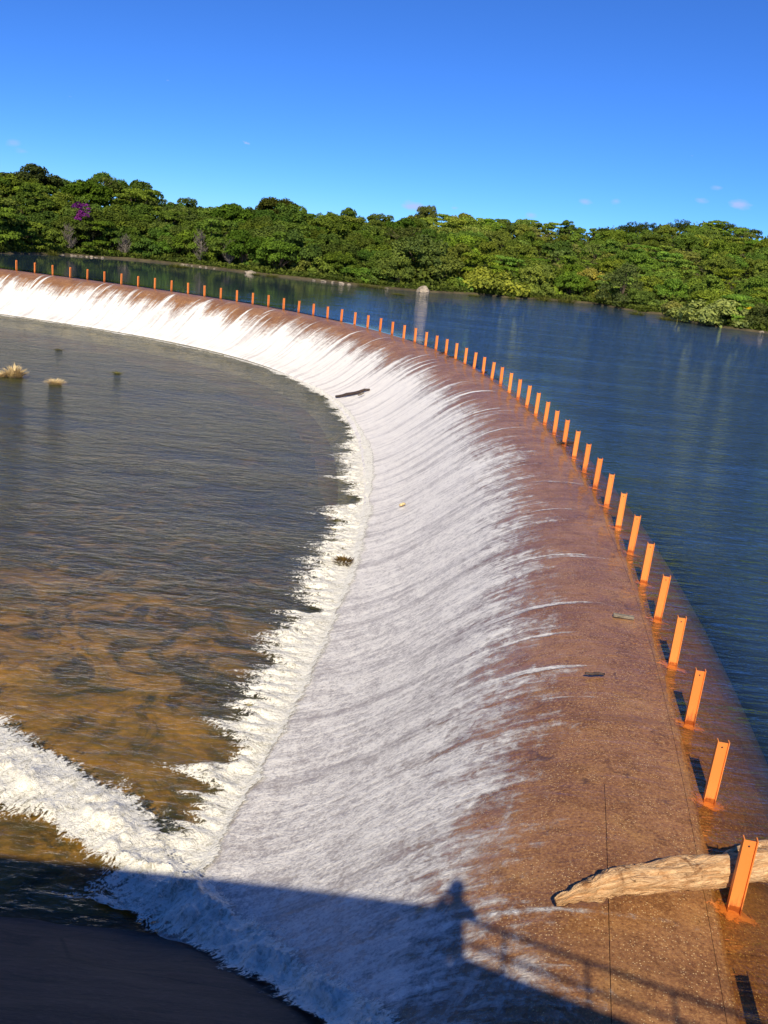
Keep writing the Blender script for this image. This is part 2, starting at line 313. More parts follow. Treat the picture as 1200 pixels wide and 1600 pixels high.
# ------------------------------------------------------------------ the dam
dam = empty('spillway_dam', (0, 0, 0)); tag(dam, 'long curved brown concrete spillway with water sheeting down its face', 'dam')
kk = np.unique(np.concatenate([np.arange(-8, 40, .25), np.arange(40, 126, .5)])); oo = np.unique(np.round(np.concatenate([np.arange(-6, -1.6, .4), np.arange(-1.6, 9.01, .1), np.array([10, 11, 12])]), 3))
K, O = np.meshgrid(kk, oo, indexing='ij'); X, Y, NX, NY = crest(K)
SLK = 32.0                                        # as far as single slabs can be told apart
Z = prof(O) - np.where((O > -2.2) & (O < 1.55) & (K < SLK), .05, 0)
P = np.stack([X+NX*O, Y+NY*O, Z], -1)
grid_obj('weir_face', P, M['conc'], dam, dict(u=K, v=O), flip=False)
def slab(name, k0, k1, o0, o1, sk):
    ks = np.linspace(k0+.005, k1-.005, 9); os_ = np.linspace(o0, o1, 7) if o0 > 0 else np.array([o0, -1.75, -1.3, -.9, -.5, -.1, o1])
    k, o = np.meshgrid(ks, os_, indexing='ij'); x, y, nx, ny = crest(k)
    z = prof(o)+sk; top = np.stack([x+nx*o, y+ny*o, z], -1); a, b = 9, 7
    edge = np.concatenate([top[:, 0], top[-1, 1:], top[::-1, -1][1:], top[0, ::-1][1:-1]]); low = edge.copy(); low[:, 2] -= .12
    ring = np.concatenate([np.arange(0, a*b, b), (a-1)*b+np.arange(1, b), np.arange(a-2, -1, -1)*b+b-1, np.arange(b-2, 0, -1)])
    V = np.concatenate([top.reshape(-1, 3), low]); n0 = a*b; m = len(ring)
    fs = np.concatenate([grid_faces(a, b), np.array([(ring[i], ring[(i+1) % m], n0+(i+1) % m, n0+i) for i in range(m)])])
    o_ = mesh_obj(name, V, fs, M['conc'], dam, False, dict(u=np.concatenate([k.ravel(), np.zeros(m)]), v=np.concatenate([o.ravel(), np.zeros(m)])))
    return o_
for i, k0 in enumerate(np.arange(-6, SLK-.1, 4.0)):
    kA = k0+2.0 if k0 < 0 else k0                 # joints fall at every second post
    slab('sill_slab', k0, k0+4, -2.3, .296, random.uniform(-.006, .006))
    for (a, b) in (((.304, 1.40), (1.408, 1.606)) if k0 < 1 else ((.304, 1.606),)):
        slab('crest_slab', k0, k0+4, a, b, random.uniform(-.007, .007))

# ------------------------------------------------------------------ water sheets
kf = np.unique(np.concatenate([np.arange(-8, 40, .2), np.arange(40, 126, .4)])); of = np.unique(np.round(np.concatenate([np.arange(.2, 8.6, .1)]), 3))
K, O = np.meshgrid(kf, of, indexing='ij'); X, Y, NX, NY = crest(K)
ob = np.interp(K, [0, 12, 24, 42, 60, 120], [2.25, 1.95, 1.9, 2.3, 2.75, 2.75])
fl = np.array([[mnoise.noise(Vector((k*1.4, o*.25, 0))) for o in of] for k in kf])
Zf = np.where(O < .3, 0.0, prof(O)+.03+.012*fl*np.clip(O-.3, 0, 1)); Zf = np.where(O < .45, np.interp(O, [.2, .45], [0.004, 1])*Zf*(O > .3), Zf)
near = np.clip(1-(K-8)/34, 0, 1)
P = np.stack([X+NX*O, Y+NY*O, Zf], -1)
tag(grid_obj('spilling_water', P, M['film'], None, dict(u=K, v=O, d=O-ob, near=near)), 'thin sheet of water breaking white down the spillway face', 'water', kind='structure')
orr = np.concatenate([[.2, 0, -.2, -.4, -.6, -.8, -1, -1.2, -1.4, -1.7, -2, -2.5, -3, -4, -6], -np.geomspace(8, 330, 24)])
kr = np.concatenate([[-160, -80, -40, -20], np.arange(-8, 126, 1.0), [140, 170, 220]])
K, O = np.meshgrid(kr, orr, indexing='ij'); X, Y, NX, NY = crest(K)
dep = -prof(O); op = 1-np.exp(-np.clip(dep-.06, 0, 20)*1.45)
azr = np.degrees(np.arctan2(X+NX*O, Y+NY*O)); far_ = np.hypot(X+NX*O, Y+NY*O)
rip = np.interp(azr, [-14, -5, 1, 12], [.03, .06, .5, 1.0])*np.interp(far_, [10, 30, 60, 110, 140], [.55, .8, 1, .9, .55])
tag(grid_obj('reservoir', np.stack([X+NX*O, Y+NY*O, 0*O], -1), M['res'], None, dict(op=op, rip=rip), flip=True), kind='structure')
# tailwater pool: bed and surface
xs = np.concatenate([np.linspace(-150, -40, 12), np.arange(-39, 9, .5)]); ys = np.concatenate([np.arange(5, 40, .5), np.arange(40, 100, 1.5)])
XX, YY = np.meshgrid(xs, ys, indexing='ij'); pts = np.stack([XX, YY, 0*XX], -1).reshape(-1, 3)
nz = fbm(pts, .16, 4).reshape(XX.shape); nz2 = fbm(pts, .5, 3, 5.0).reshape(XX.shape)
depth = np.interp(YY, [10, 19, 24, 30, 45, 60], [.35, .40, .55, .9, 1.5, 1.8]) - .22*nz - .08*nz2
kc = np.arange(-8, 126, .5); cx, cy, nx_, ny_ = crest(kc)
tx_, ty_ = cx+nx_*7.6, cy+ny_*7.6
dtoe = np.sqrt(np.min((XX[..., None]-tx_)**2+(YY[..., None]-ty_)**2, axis=-1))
depth = np.clip(depth + .3*np.exp(-(dtoe/1.8)**2), .12, 3)
och = np.interp(YY, [10, 17, 20, 24, 28, 36], [.16, .14, .05, .06, -.02, -.06]) - .1*np.exp(-(dtoe/1.5)**2)
grid_obj('pool_bed', np.stack([XX, YY, POOL-depth], -1), M['bed'], None, dict(ochre=och))['kind'] = 'structure'
op = 1-np.exp(-depth*.75)
grid_obj('tailwater_pool', np.stack([XX, YY, 0*XX+POOL], -1), M['pool'], None, dict(op=op, rip=np.interp(YY, [12, 22, 40, 70], [.75, .9, 1.0, .8])))['kind'] = 'structure'

# churned foam where the sheet meets the pool
kt = np.concatenate([np.arange(1.2, 30, .05), np.arange(30, 60, .12), np.arange(60, 125, .3)]); ot = np.arange(6.9, 11.0, .06)
K, O = np.meshgrid(kt, ot, indexing='ij'); X, Y, NX, NY = crest(K)
toe = np.interp(K, [0, 12, 34, 48, 60, 80, 95, 125], [7.45, 7.55, 7.1, 7.25, 7.6, 8.3, 8.2, 8.6]); wid = np.interp(K, [0, 10, 25, 40, 55, 70, 125], [1.15, 1.25, 1.05, .85, .55, .35, .3])
fing = np.array([mnoise.fractal(Vector((k*.42, 3.3, 0)), .8, 2.2, 3)+.5*mnoise.noise(Vector((k*2.1, 9.1, 0)))+.35*mnoise.noise(Vector((k*5.5, 1.1, 0))) for k in kt])[:, None]
reach = wid*(1.35+1.5*fing); reach = np.maximum(reach, .45*wid)
tt = (O-toe)/reach
a = np.clip(1-np.maximum(tt, 0), -.6, 1)*np.clip((tt+.16)/.16, 0, 1)
n1 = np.array([[mnoise.fractal(Vector((k*2.6, o*1.6, 1)), .8, 2.1, 4) for o in ot] for k in kt])
hump = np.exp(-((tt-.42)/.30)**2)
Zt = np.maximum(POOL+.012, np.where(tt < .1, np.maximum(prof(O)+.04, POOL), POOL)+.012) + hump*(.05+.12*n1)*np.minimum(1, wid) + .02*np.clip(a, 0, 1)
tag(grid_obj('toe_foam', np.stack([X+NX*O, Y+NY*O, Zt], -1), M['foam'], None, dict(a=a, u=K, v=O)), 'ragged white foam line along the foot of the spillway', 'foam', kind='stuff')
# jet of white water that runs along the bank and out into the pool
path = np.array([(1.7, 5.2, -.35), (1.0, 6.3, -.62), (.2, 7.65, -1.32), (-.98, 9.55, -2.4), (-2.05, 10.98, -3.0), (-2.85, 12.0, -3.35), (-4.1, 13.15, -3.47), (-5.6, 14.05, -3.49), (-6.8, 14.75, -3.49), (-9.3, 15.95, -3.49), (-14, 18.1, -3.49), (-22, 22, -3.49)])
L = np.r_[0, np.cumsum(np.linalg.norm(np.diff(path, axis=0), axis=1))]; ls = np.arange(0, L[-1], .045)
def smooth_interp(q): 
    y = np.interp(ls, L, q); g = np.exp(-np.linspace(-2, 2, 31)**2); g /= g.sum(); return np.convolve(np.pad(y, 15, mode='edge'), g, 'valid')
jp = np.stack([smooth_interp(path[:, i]) for i in range(3)], 1); tg = np.gradient(jp, axis=0)[:, :2]; tg /= np.linalg.norm(tg, axis=1)[:, None]; nl = np.stack([-tg[:, 1], tg[:, 0]], 1)
hw = np.interp(ls, L, [.22, .26, .30, .40, .52, .68, .9, 1.0, 1.0, 1.1, 1.2, 1.2])
ws = np.linspace(-1.5, 1.5, 64)
A, Wd = np.meshgrid(ls, ws, indexing='ij')
n1 = np.array([[mnoise.fractal(Vector((l*1.7, wv*1.5, 4)), .75, 2.1, 5) for wv in ws] for l in ls]); n2 = np.array([[mnoise.fractal(Vector((l*.8, wv*.8, 14)), .8, 2.1, 3) for wv in ws] for l in ls])
Wp = Wd*hw[:, None]; jx = jp[:, 0:1]+nl[:, 0:1]*Wp; jy = jp[:, 1:2]+nl[:, 1:2]*Wp
core = np.exp(-(Wd/.75)**2); hh = np.interp(ls, L, [.07, .09, .12, .15, .17, .17, .14, .12, .11, .08, .06, .06])[:, None]
# under the jet: the higher of the pool, the sloping bank and the weir face
kq = np.arange(-8, 12, .1); qx, qy, qnx, qny = crest(kq)
dd = (jx[..., None]-qx)**2+(jy[..., None]-qy)**2; ii = np.argmin(dd, -1); oj = (jx-qx[ii])*qnx[ii]+(jy-qy[ii])*qny[ii]
under = np.maximum(np.maximum(prof(oj)+.035, POOL), POOL+.64*(11-jy-.02*jx*0))
jz = under+.02+core*hh*(1.0+.9*n1)+.06*np.abs(n1)*core
aj = np.clip(1.2-np.abs(Wd)*(1.0-.55*n2), -.6, 1)*np.interp(ls, L, [1, 1, 1, 1, 1, 1, 1, .95, .9, .8, .55, .2])[:, None]
tag(grid_obj('foam_jet', np.stack([jx, jy, jz], -1), M['foam'], None, dict(a=aj, u=A, v=Wp), flip=True), 'thick white torrent running off beside the dark sloping bank', 'foam', kind='stuff')

# ------------------------------------------------------------------ near bank, abutment and its railing (they throw the shadow)
bx = np.concatenate([np.linspace(-70, -12, 20), np.arange(-11.5, 9, .25)]); bt = np.linspace(0, 1, 60)
BX, BT = np.meshgrid(bx, bt, indexing='ij'); BY = 13.2-BT*11.2; pts = np.stack([BX, BY, 0*BX], -1).reshape(-1, 3)
bn = 1.6*fbm(pts, .9, 5, 2.0).reshape(BX.shape); BZ = POOL+.64*(11.0-BY-.015*(BX+3)) + .035*bn
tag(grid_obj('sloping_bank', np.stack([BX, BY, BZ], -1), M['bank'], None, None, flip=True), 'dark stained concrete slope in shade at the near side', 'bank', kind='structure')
ab = empty('abutment', (0, 0, 0)); tag(ab, 'concrete abutment deck with a solid parapet where the photographer stands', 'abutment')
def prism(name, poly, z0, z1, mat, parent):
    n = len(poly); V = [(x, y, z0) for x, y in poly]+[(x, y, z1) for x, y in poly]
    Fc = [tuple(range(n))[::-1], tuple(range(n, 2*n))]+[(i, (i+1) % n, n+(i+1) % n, n+i) for i in range(n)]
    return mesh_obj(name, V, Fc, mat, parent, False)
prism('deck', [(-30, -8), (8, -8), (8, -2.15), (.2, .48), (-30, .48)], -5, 5.5, M['wall'], ab)
prism('parapet', [(-30, .2), (.12, .2), (.12, .497), (-30, .497)], 5.501, 6.2, M['wall'], ab)
rd = np.array([.948, -.317]); rn = np.array([-.317, -.948])
def rail_pt(s, z, off=.06): q = np.array([.25, .46])+rd*s+rn*off; return (q[0], q[1], z)
a0 = np.array(rail_pt(-.05, 0, .02)[:2]); a1 = np.array(rail_pt(6.5, 0, .02)[:2]); b1 = a1+rn*.16; b0 = a0+rn*.16
prism('kerb', [tuple(a0), tuple(b0), tuple(b1), tuple(a1)], 5.501, 5.66, M['wall'], ab)
rl = empty('railing', rail_pt(0, 5.66)); tag(rl, 'two-rail metal handrail whose shadow crosses the crest', 'railing')
RL = np.array(rl.location)
def rtube(name, p, q, r):
    V, Fc = tube([np.array(p)-RL, np.array(q)-RL], [r, r], 10); mesh_obj(name, V, Fc, M['steel'], rl)
rtube('rail', rail_pt(-.1, 6.19, .1), rail_pt(6.4, 6.19, .1), .026); rtube('rail', rail_pt(-.1, 5.90, .1), rail_pt(6.4, 5.90, .1), .02)
for s in np.arange(.5, 6.4, .85): rtube('post', rail_pt(s, 5.66, .1), rail_pt(s, 6.19, .1), .022)

# ------------------------------------------------------------------ the photographer (only the shadow falls into view)
def person():
    root = empty('person', (.02, -.34, 5.5)); tag(root, 'person holding up a phone, seen as a shadow on the white water', 'person')
    J = {'pel': (0, 0, .95), 'bel': (0, .01, 1.10), 'che': (0, .0, 1.30), 'nek': (0, -.01, 1.47), 'hd0': (0, .01, 1.58), 'hd1': (0, .0, 1.70),
         'sl': (-.19, 0, 1.40), 'el': (-.27, .09, 1.16), 'wl': (-.10, .27, 1.31), 'sr': (.19, 0, 1.40), 'er': (.27, .09, 1.16), 'wr': (.10, .27, 1.31),
         'hl': (-.10, 0, .88), 'kl': (-.12, .03, .48), 'al': (-.12, -.02, .09), 'tl': (-.13, .15, .04), 'hr': (.10, 0, .88), 'kr': (.12, .02, .48), 'ar': (.12, -.03, .09), 'tr': (.13, .14, .04)}
    rad = dict(pel=.15, bel=.14, che=.15, nek=.055, hd0=.085, hd1=.085, sl=.068, el=.045, wl=.03, sr=.068, er=.045, wr=.03, hl=.1, kl=.062, al=.042, tl=.035, hr=.1, kr=.062, ar=.042, tr=.035)
    E = [('pel', 'bel'), ('bel', 'che'), ('che', 'nek'), ('nek', 'hd0'), ('hd0', 'hd1'), ('che', 'sl'), ('sl', 'el'), ('el', 'wl'), ('che', 'sr'), ('sr', 'er'), ('er', 'wr'),
         ('pel', 'hl'), ('hl', 'kl'), ('kl', 'al'), ('al', 'tl'), ('pel', 'hr'), ('hr', 'kr'), ('kr', 'ar'), ('ar', 'tr')]
    for sd_, wv in ((-1, 'wl'), (1, 'wr')):
        w0 = np.array(J[wv]); pm = 'p'+wv; J[pm] = tuple(w0+np.array([-sd_*.035, .035, .035])); rad[pm] = .028; E.append((wv, pm))
        for i in range(4):
            f0, f1 = 'f%d%s' % (i, wv), 'g%d%s' % (i, wv); base = np.array(J[pm])
            J[f0] = tuple(base+np.array([sd_*.008, .024, -.03+.021*i])); J[f1] = tuple(np.array(J[f0])+np.array([-sd_*(.035+.004*(i % 3)), .008, .006])); rad[f0] = .0095; rad[f1] = .008; E += [(pm, f0), (f0, f1)]
        t0 = 'th'+wv; J[t0] = tuple(w0+np.array([-sd_*.07, .0, .05])); rad[t0] = .010; E.append((wv, t0))
    names = list(J); me = bpy.data.meshes.new('body'); me.from_pydata([J[n] for n in names], [(names.index(a), names.index(b)) for a, b in E], [])
    o = link(bpy.data.objects.new('body', me), root)
    sm = o.modifiers.new('skin', 'SKIN'); sm.use_smooth_shade = True
    for n, sv in zip(names, me.skin_vertices[0].data): sv.radius = (rad[n], rad[n]*(.72 if n in ('pel', 'bel', 'che') else 1.0)); sv.use_root = n == 'pel'
    o.modifiers.new('sub', 'SUBSURF').render_levels = 2
    me.materials.append(m_simple('blue_shirt', (.10, .14, .22), .85, .2, 6, .005))
    bm = bmesh.new(); bmesh.ops.create_uvsphere(bm, u_segments=20, v_segments=14, radius=.105)
    for v_ in bm.verts: v_.co.z = v_.co.z*1.12; v_.co.y *= 1.08
    bmesh.ops.delete(bm, geom=[v_ for v_ in bm.verts if v_.co.z < .0 and v_.co.y > -.02 or v_.co.z < -.07], context='VERTS')
    hm = bpy.data.meshes.new('hair'); bm.to_mesh(hm); bm.free(); hm.materials.append(m_simple('dark_hair', (.02, .015, .012), .6, .3, 30, .01)); h_ = link(bpy.data.objects.new('hair', hm), root); h_.location = (0, -.012, 1.675)
    v, f = box_verts(-.038, .038, -.012, -.004, -.075, .012); ph = mesh_obj('phone', [Vector(q) for q in v], f, m_simple('phone_body', (.02, .02, .022), .3, .1), None, False)
    ph.location = (0, -.02, H); tag(ph, 'dark phone held up in both hands by the photographer', 'phone')
person()

# ------------------------------------------------------------------ orange posts
ORD = ['first', 'second', 'third', 'fourth', 'fifth', 'sixth', 'seventh', 'eighth', 'ninth', 'tenth', 'eleventh', 'twelfth', 'thirteenth', 'fourteenth', 'fifteenth', 'sixteenth', 'seventeenth', 'eighteenth', 'nineteenth']
TEN = {2: 'twent', 3: 'thirt', 4: 'fort', 5: 'fift'}
def ordinal(n):
    if n < 20: return ORD[n-1]
    a, b = divmod(n, 10); return TEN[a]+'ieth' if b == 0 else TEN[a]+'y-'+ORD[b-1]
PW, PD, PT, PH = .155, .085, .012, .915
def ibeam():
    parts = [box_verts(-PW/2+PT, PW/2-PT, -PT/2, PT/2, -.5, PH-.03)]
    for s in (-1, 1):
        x0, x1 = sorted((s*PW/2, s*(PW/2-PT))); v, f = box_verts(x0, x1, -PD/2, PD/2, -.5, PH)
        parts.append((v, f))
    return join(parts)
ib = None
for i in range(-1, 56):
    k = 2.0*i; x, y, nx, ny = [float(q) for q in crest(k)]
    r = empty('marker_post', (x, y, 0)); tilt = random.uniform(-.018, .018)
    r.rotation_euler = (random.uniform(-.018, .018), tilt, math.atan2(ny, nx)+math.pi+random.uniform(-.05, .05))
    r.scale = (1, 1, random.uniform(.975, 1.025))
    if i == -1: lab = 'orange steel post by the railing shadow, mostly cut off by the frame'
    elif i == 0: lab = 'nearest whole orange steel post, standing against the driftwood log'
    elif i == 55: lab = 'orange steel post at the far left edge of the picture'
    else: lab = 'orange steel marker post, %s along the crest from the driftwood log' % ordinal(i)
    tag(r, lab, 'post', 'orange marker posts along the spillway crest')
    if ib is None:
        V, Fc = ibeam(); beam = mesh_obj('beam', V, Fc, M['orange'], r, False); ib = beam.data
        hv, hf = tube([(0, -PT/2-.002, PH-.10), (0, PT/2+.002, PH-.10)], [.013, .013], 10); hol = mesh_obj('bolt_hole', hv, hf, M['stick'], r); hd = hol.data
    else:
        link(bpy.data.objects.new('beam', ib), r)
        if i < 22: link(bpy.data.objects.new('bolt_hole', hd), r)
    # paint spilled round the foot
    if i < 30:
        nr, na = 6, 22; V = [(0, 0, 0)]; at = [1.0]; ph_ = random.uniform(0, 9)
        for q in range(1, nr+1):
            for s in range(na):
                an = 2*math.pi*s/na; rr = (.30+.14*mnoise.noise(Vector((math.cos(an)*1.4+ph_, math.sin(an)*1.4, i))))*q/nr
                V.append((math.cos(an)*rr*1.25, math.sin(an)*rr*.8, 0)); at.append(1-q/nr)
        V = [(a_, b_, float(prof(-a_))+.014+.05*max(0, at_-.55)) for (a_, b_, c_), at_ in zip(V, at)]
        Fc = [(0, 1+s, 1+(s+1) % na) for s in range(na)]
        for q in range(nr-1):
            for s in range(na): Fc.append((1+q*na+s, 1+(q+1)*na+s, 1+(q+1)*na+(s+1) % na, 1+q*na+(s+1) % na))
        sp = mesh_obj('painted_footing', V, Fc, M['splash'], r, True, dict(a=at))

# ------------------------------------------------------------------ driftwood log
lp = [onz(868, 1409, .03), onz(900, 1397, .09), onz(935, 1386, .13), onz(985, 1374, .17), onz(1040, 1369, .20), onz(1100, 1362, .22), onz(1150, 1355, .23), onz(1205, 1346, .24), onz(1290, 1330, .24), onz(1400, 1312, .22)]
lr = [.03, .075, .125, .175, .175, .19, .2, .215, .21, .17]
lp = np.array(lp); LL = np.r_[0, np.cumsum(np.linalg.norm(np.diff(lp, axis=0), axis=1))]; n = 110; seg = 40
lv = np.linspace(0, LL[-1], n); C_ = np.stack([np.interp(lv, LL, lp[:, i]) for i in range(3)], 1); Rr = np.interp(lv, LL, lr)
V = []; uu = []; vv_ = []
for i in range(n):
    t = C_[min(i+1, n-1)]-C_[max(i-1, 0)]; t /= np.linalg.norm(t); sd_ = np.cross(t, [0, 0, 1]); sd_ /= np.linalg.norm(sd_); up = np.cross(sd_, t)
    wob = .05*mnoise.noise(Vector((lv[i]*1.6, 2, 2)))
    for s in range(seg):
        an = 2*math.pi*s/seg; q = Vector((lv[i]*1.5, math.cos(an)*1.3, math.sin(an)*1.3))
        r = Rr[i]*(1+.34*mnoise.fractal(q*1.1, .9, 2.1, 4)+.10*mnoise.noise(Vector((lv[i]*2.2, math.cos(an)*6, math.sin(an)*6)))-.10*max(0, math.cos(5*an+lv[i]*1.2))**6)
        if lv[i] < 1.1: r *= 1+1.0*(1-lv[i]/1.1)*mnoise.noise(Vector((lv[i]*9, math.cos(an)*3, math.sin(an)*3)))
        V.append(C_[i]+sd_*(math.cos(an)*r)+up*(math.sin(an)*r*.92+wob)); uu.append(lv[i]); vv_.append(an/math.pi if an < math.pi else 2-an/math.pi)
Fc = [(i*seg+s, i*seg+(s+1) % seg, (i+1)*seg+(s+1) % seg, (i+1)*seg+s) for i in range(n-1) for s in range(seg)]+[tuple(range(seg))[::-1], tuple((n-1)*seg+s for s in range(seg))]
lo = mesh_obj('driftwood_log', V, Fc, M['log'], None, True, dict(u=uu, v=vv_)); tag(lo, 'big bleached driftwood log with a splintered tip lying across the crest', 'log')
# ------------------------------------------------------------------ small drift
def stick(name, pts, r, mat, label, cat, jit=.15):
    n_ = 9; P_ = np.array(pts, float); t = np.linspace(0, len(P_)-1, n_); C2 = np.stack([np.interp(t, range(len(P_)), P_[:, i]) for i in range(3)], 1)
    C2 += rng.normal(0, r*.35, C2.shape); v, f = tube(C2, [r*(.55+.6*math.sin(math.pi*(.15+.7*i/(n_-1)))) for i in range(n_)], 8, jit)
    tag(mesh_obj(name, v, f, mat), label, cat)
stick('branch', [(-3.85, 56.9, -3.18), (-2.9, 56.5, -2.85), (-1.7, 55.9, -2.28)], .085, M['stick'], 'dark bare branch stranded near the foot of the white water', 'branch')
stick('branch_fragment', [(-2.35, 55.3, -2.66), (-2.0, 55.2, -2.5)], .05, M['board'], 'short brown fragment just below the stranded branch', 'branch')
v, f = box_verts(-.21, .21, -.045, .045, 0, .06); pl = mesh_obj('wood_plank', [Vector(q) for q in v], f, M['board'], None, False); pl.location = (5.07, 16.97, -.03); pl.rotation_euler = (0.1, .02, -.08)
tag(pl, 'short dark plank lying on the brown crest', 'plank')
bv = pl.modifiers.new('b', 'BEVEL'); bv.width = .01
stick('leaf_scrap', [(.55, 32.4, -2.72), (.75, 32.35, -2.62)], .05, M['dry'], 'single tan leaf scrap on the white water', 'leaf')
stick('twig', [onz(945, 1053, 0.0), onz(915, 1052, 0.0)], .022, M['stick'], 'thin dark twig on the crest below the plank', 'twig')
for a_, b_, lab in [((686, 552), (699, 550), 'dark twig caught at the foot of a far post'), ((697, 558), (712, 557), 'longer dark twig caught between two far posts'), ((752, 581), (761, 581), 'dark clump of drift at the foot of a mid-distance post'), ((871, 692), (897, 691), 'straight dark stick caught across a post where the crest bends')]:
    stick('twig', [onz(*a_, .03), onz(*b_, .03)], .035, M['stick'], lab, 'twig')
def tuft(name, loc, r, h, n_, mat, label, cat='grass tuft', group=None, parent=None):
    V = []; Fc = []
    for q in range(n_):
        an = random.uniform(0, 6.283); rr = r*.6*math.sqrt(random.random()); bx_, by_ = math.cos(an)*rr, math.sin(an)*rr; ln = h*random.uniform(.4, 1.1)*(1-.65*rr/(r*.6)); lean = r*random.uniform(.15, 1.0); wd = .008+.009*h
        d2 = an+random.uniform(-.6, .6); px_, py_ = -math.sin(d2)*wd, math.cos(d2)*wd; b = len(V)
        for fz, fo in ((-.05, 0), (.5, .3), (.85, .75)): V += [(bx_+math.cos(d2)*lean*fo-px_, by_+math.sin(d2)*lean*fo-py_, ln*fz), (bx_+math.cos(d2)*lean*fo+px_, by_+math.sin(d2)*lean*fo+py_, ln*fz)]
        V.append((bx_+math.cos(d2)*lean, by_+math.sin(d2)*lean, ln*.95)); Fc += [(b, b+1, b+3, b+2), (b+2, b+3, b+5, b+4), (b+4, b+5, b+6)]
    o = mesh_obj(name, V, Fc, mat, parent, False, dict(rnd=rng.random(len(V)))); o.location = loc; tag(o, label, cat, group); return o
G = 'grass tufts standing in the pool'
tuft('grass_tuft', (-23.2, 53.8, POOL), .7, .9, 420, M['dry'], 'largest dry yellow grass tuft standing in the pool at left', group=G)
tuft('grass_tuft', (-23.9, 53.4, POOL), .55, .4, 240, M['dry'], 'small dry tuft touching the largest grass tuft at the left edge', group=G)
tuft('grass_tuft', (-20.35, 52.9, POOL), .6, .4, 300, M['dry'], 'low dry grass tuft to the right of the largest one', group=G)
o = tuft('grass_tuft', (-18.45, 58.6, POOL), .4, .16, 120, M['leaf'], 'low greenish grass tuft in the middle of the pool', group=G); o.color = (.22, .21, .06, 1)
o = tuft('grass_tuft', (-25.1, 65.9, POOL), .4, .1, 100, M['leaf'], 'faint drowned grass tuft in the far pool', group=G); o.color = (.13, .12, .05, 1)
o = tuft('grass_tuft', (-1.1, 27.6, POOL+.02), .35, .3, 160, M['leaf'], 'brown weed caught in the foam line at the foot of the spillway', group=G); o.color = (.16, .10, .04, 1)

# ------------------------------------------------------------------ far shore
SHP = [(-260, 372), (-120, 388), (0, 396), (100, 398), (150, 402), (200, 405), (300, 415), (420, 430), (520, 441), (600, 450), (660, 456), (740, 460), (800, 466), (850, 468), (930, 474), (1000, 488), (1040, 492), (1100, 508), (1190, 520), (1300, 530), (1500, 548)]
sa = np.array([az_of(*p) for p in SHP]); sdist = np.array([np.linalg.norm(onz(*p)[:2]) for p in SHP]); sdist = np.clip(sdist, 112, 150)
def shore(a): return np.interp(a, sa, sdist)
TRP = [(-200, 262), (0, 268), (50, 262), (150, 278), (250, 295), (350, 315), (430, 318), (520, 330), (600, 335), (660, 334), (800, 340), (900, 355), (1000, 350), (1100, 343), (1200, 360), (1400, 372)]
ta = np.array([az_of(*p) for p in TRP]); te = np.array([ray(*p)[2]/math.hypot(*ray(*p)[:2]) for p in TRP])
def ridge(a):     # distance behind the shore where the skyline stands, and ground height there
    r_ = math.pi/180; tb = np.interp(a, [-20*r_, -6*r_, 0, 6*r_, 14*r_], [46, 55, 85, 120, 140])
    g = H+(shore(a)+tb)*np.interp(a, ta, te)-np.interp(a, [-10*r_, 4*r_, 12*r_], [7.3, 6.3, 5.4]); return tb, np.maximum(g+1.3, 1.0)
def ground(a, t):
    tb, g = ridge(a); q = np.clip(t/tb, 0, 1); s = .35*q+.65*q*q*(3-2*q)
    return np.where(t < 0, t*.35, .25+s*(g-.25)) + np.where(t > tb, -(t-tb)*.02, 0)
aa = np.linspace(-1.25, 1.25, 180); tt_ = np.concatenate([[-12, -4, -1, 0, .8, 2, 4], np.arange(8, 200, 6), np.geomspace(210, 2500, 14)])
Aa, Tt = np.meshgrid(aa, tt_, indexing='ij'); Dd = shore(Aa)+Tt; Gz = ground(Aa, Tt)
pts = np.stack([Dd*np.sin(Aa), Dd*np.cos(Aa), Gz], -1); pts[..., 2] += np.where(Tt > 0, .25*fbm(pts.reshape(-1, 3), .12, 3).reshape(Gz.shape), 0)
tag(grid_obj('hillside_ground', pts, M['soil'], None, None, flip=True), kind='structure')

LEAFQ = np.array([(-.5, 0, 0), (0, -.32, .05), (.5, 0, 0), (0, .32, .05)])
def leaf_cloud(lobes, n, size, seed, flat=.6, drop=.0):
    """leaf-sized faces scattered over the shells of many small lobes"""
    g = np.random.default_rng(seed); wts = np.array([l[3]*l[3] for l in lobes]); wts = wts/wts.sum(); idx = g.choice(len(lobes), n, p=wts); Lb = np.array([l[:5] for l in lobes])[idx]
    d = g.normal(size=(n, 3)); d[:, 2] = np.abs(d[:, 2])*1.0-.28*g.random(n); d /= np.linalg.norm(d, axis=1)[:, None]
    rr = (.62+.42*g.random(n)**.6)[:, None]; c = Lb[:, :3]+d*np.stack([Lb[:, 3], Lb[:, 3], Lb[:, 4]], 1)*rr
    c[:, 2] -= drop*g.random(n)**2
    nrm = d*.8+g.normal(size=(n, 3))*.55+np.array([0, 0, flat]); nrm /= np.linalg.norm(nrm, axis=1)[:, None]
    t = np.cross(nrm, g.normal(size=(n, 3))); t /= np.linalg.norm(t, axis=1)[:, None]; b = np.cross(nrm, t); s = (size*(.6+.8*g.random(n)))[:, None]
    V = np.stack([c+(t*q[0]+b*q[1]+nrm*q[2])*s for q in LEAFQ], 1).reshape(-1, 3)
    lobe_r = g.random(len(lobes))[idx]; rv = np.clip(.55*g.random(n)+.45*lobe_r, 0, 1)
    return V, np.arange(n*4).reshape(n, 4), np.repeat(rv, 4)
def crown_mesh(name, lobes, n, size, seed, flat=.6, drop=0.0):
    V, f, rv = leaf_cloud(lobes, n, size, seed, flat, drop); me = bpy.data.meshes.new(name); fast_mesh(me, V, f)
    at = me.attributes.new('rnd', 'FLOAT', 'POINT'); at.data.foreach_set('value', rv.astype(np.float32)); me.materials.append(M['leaf']); return me
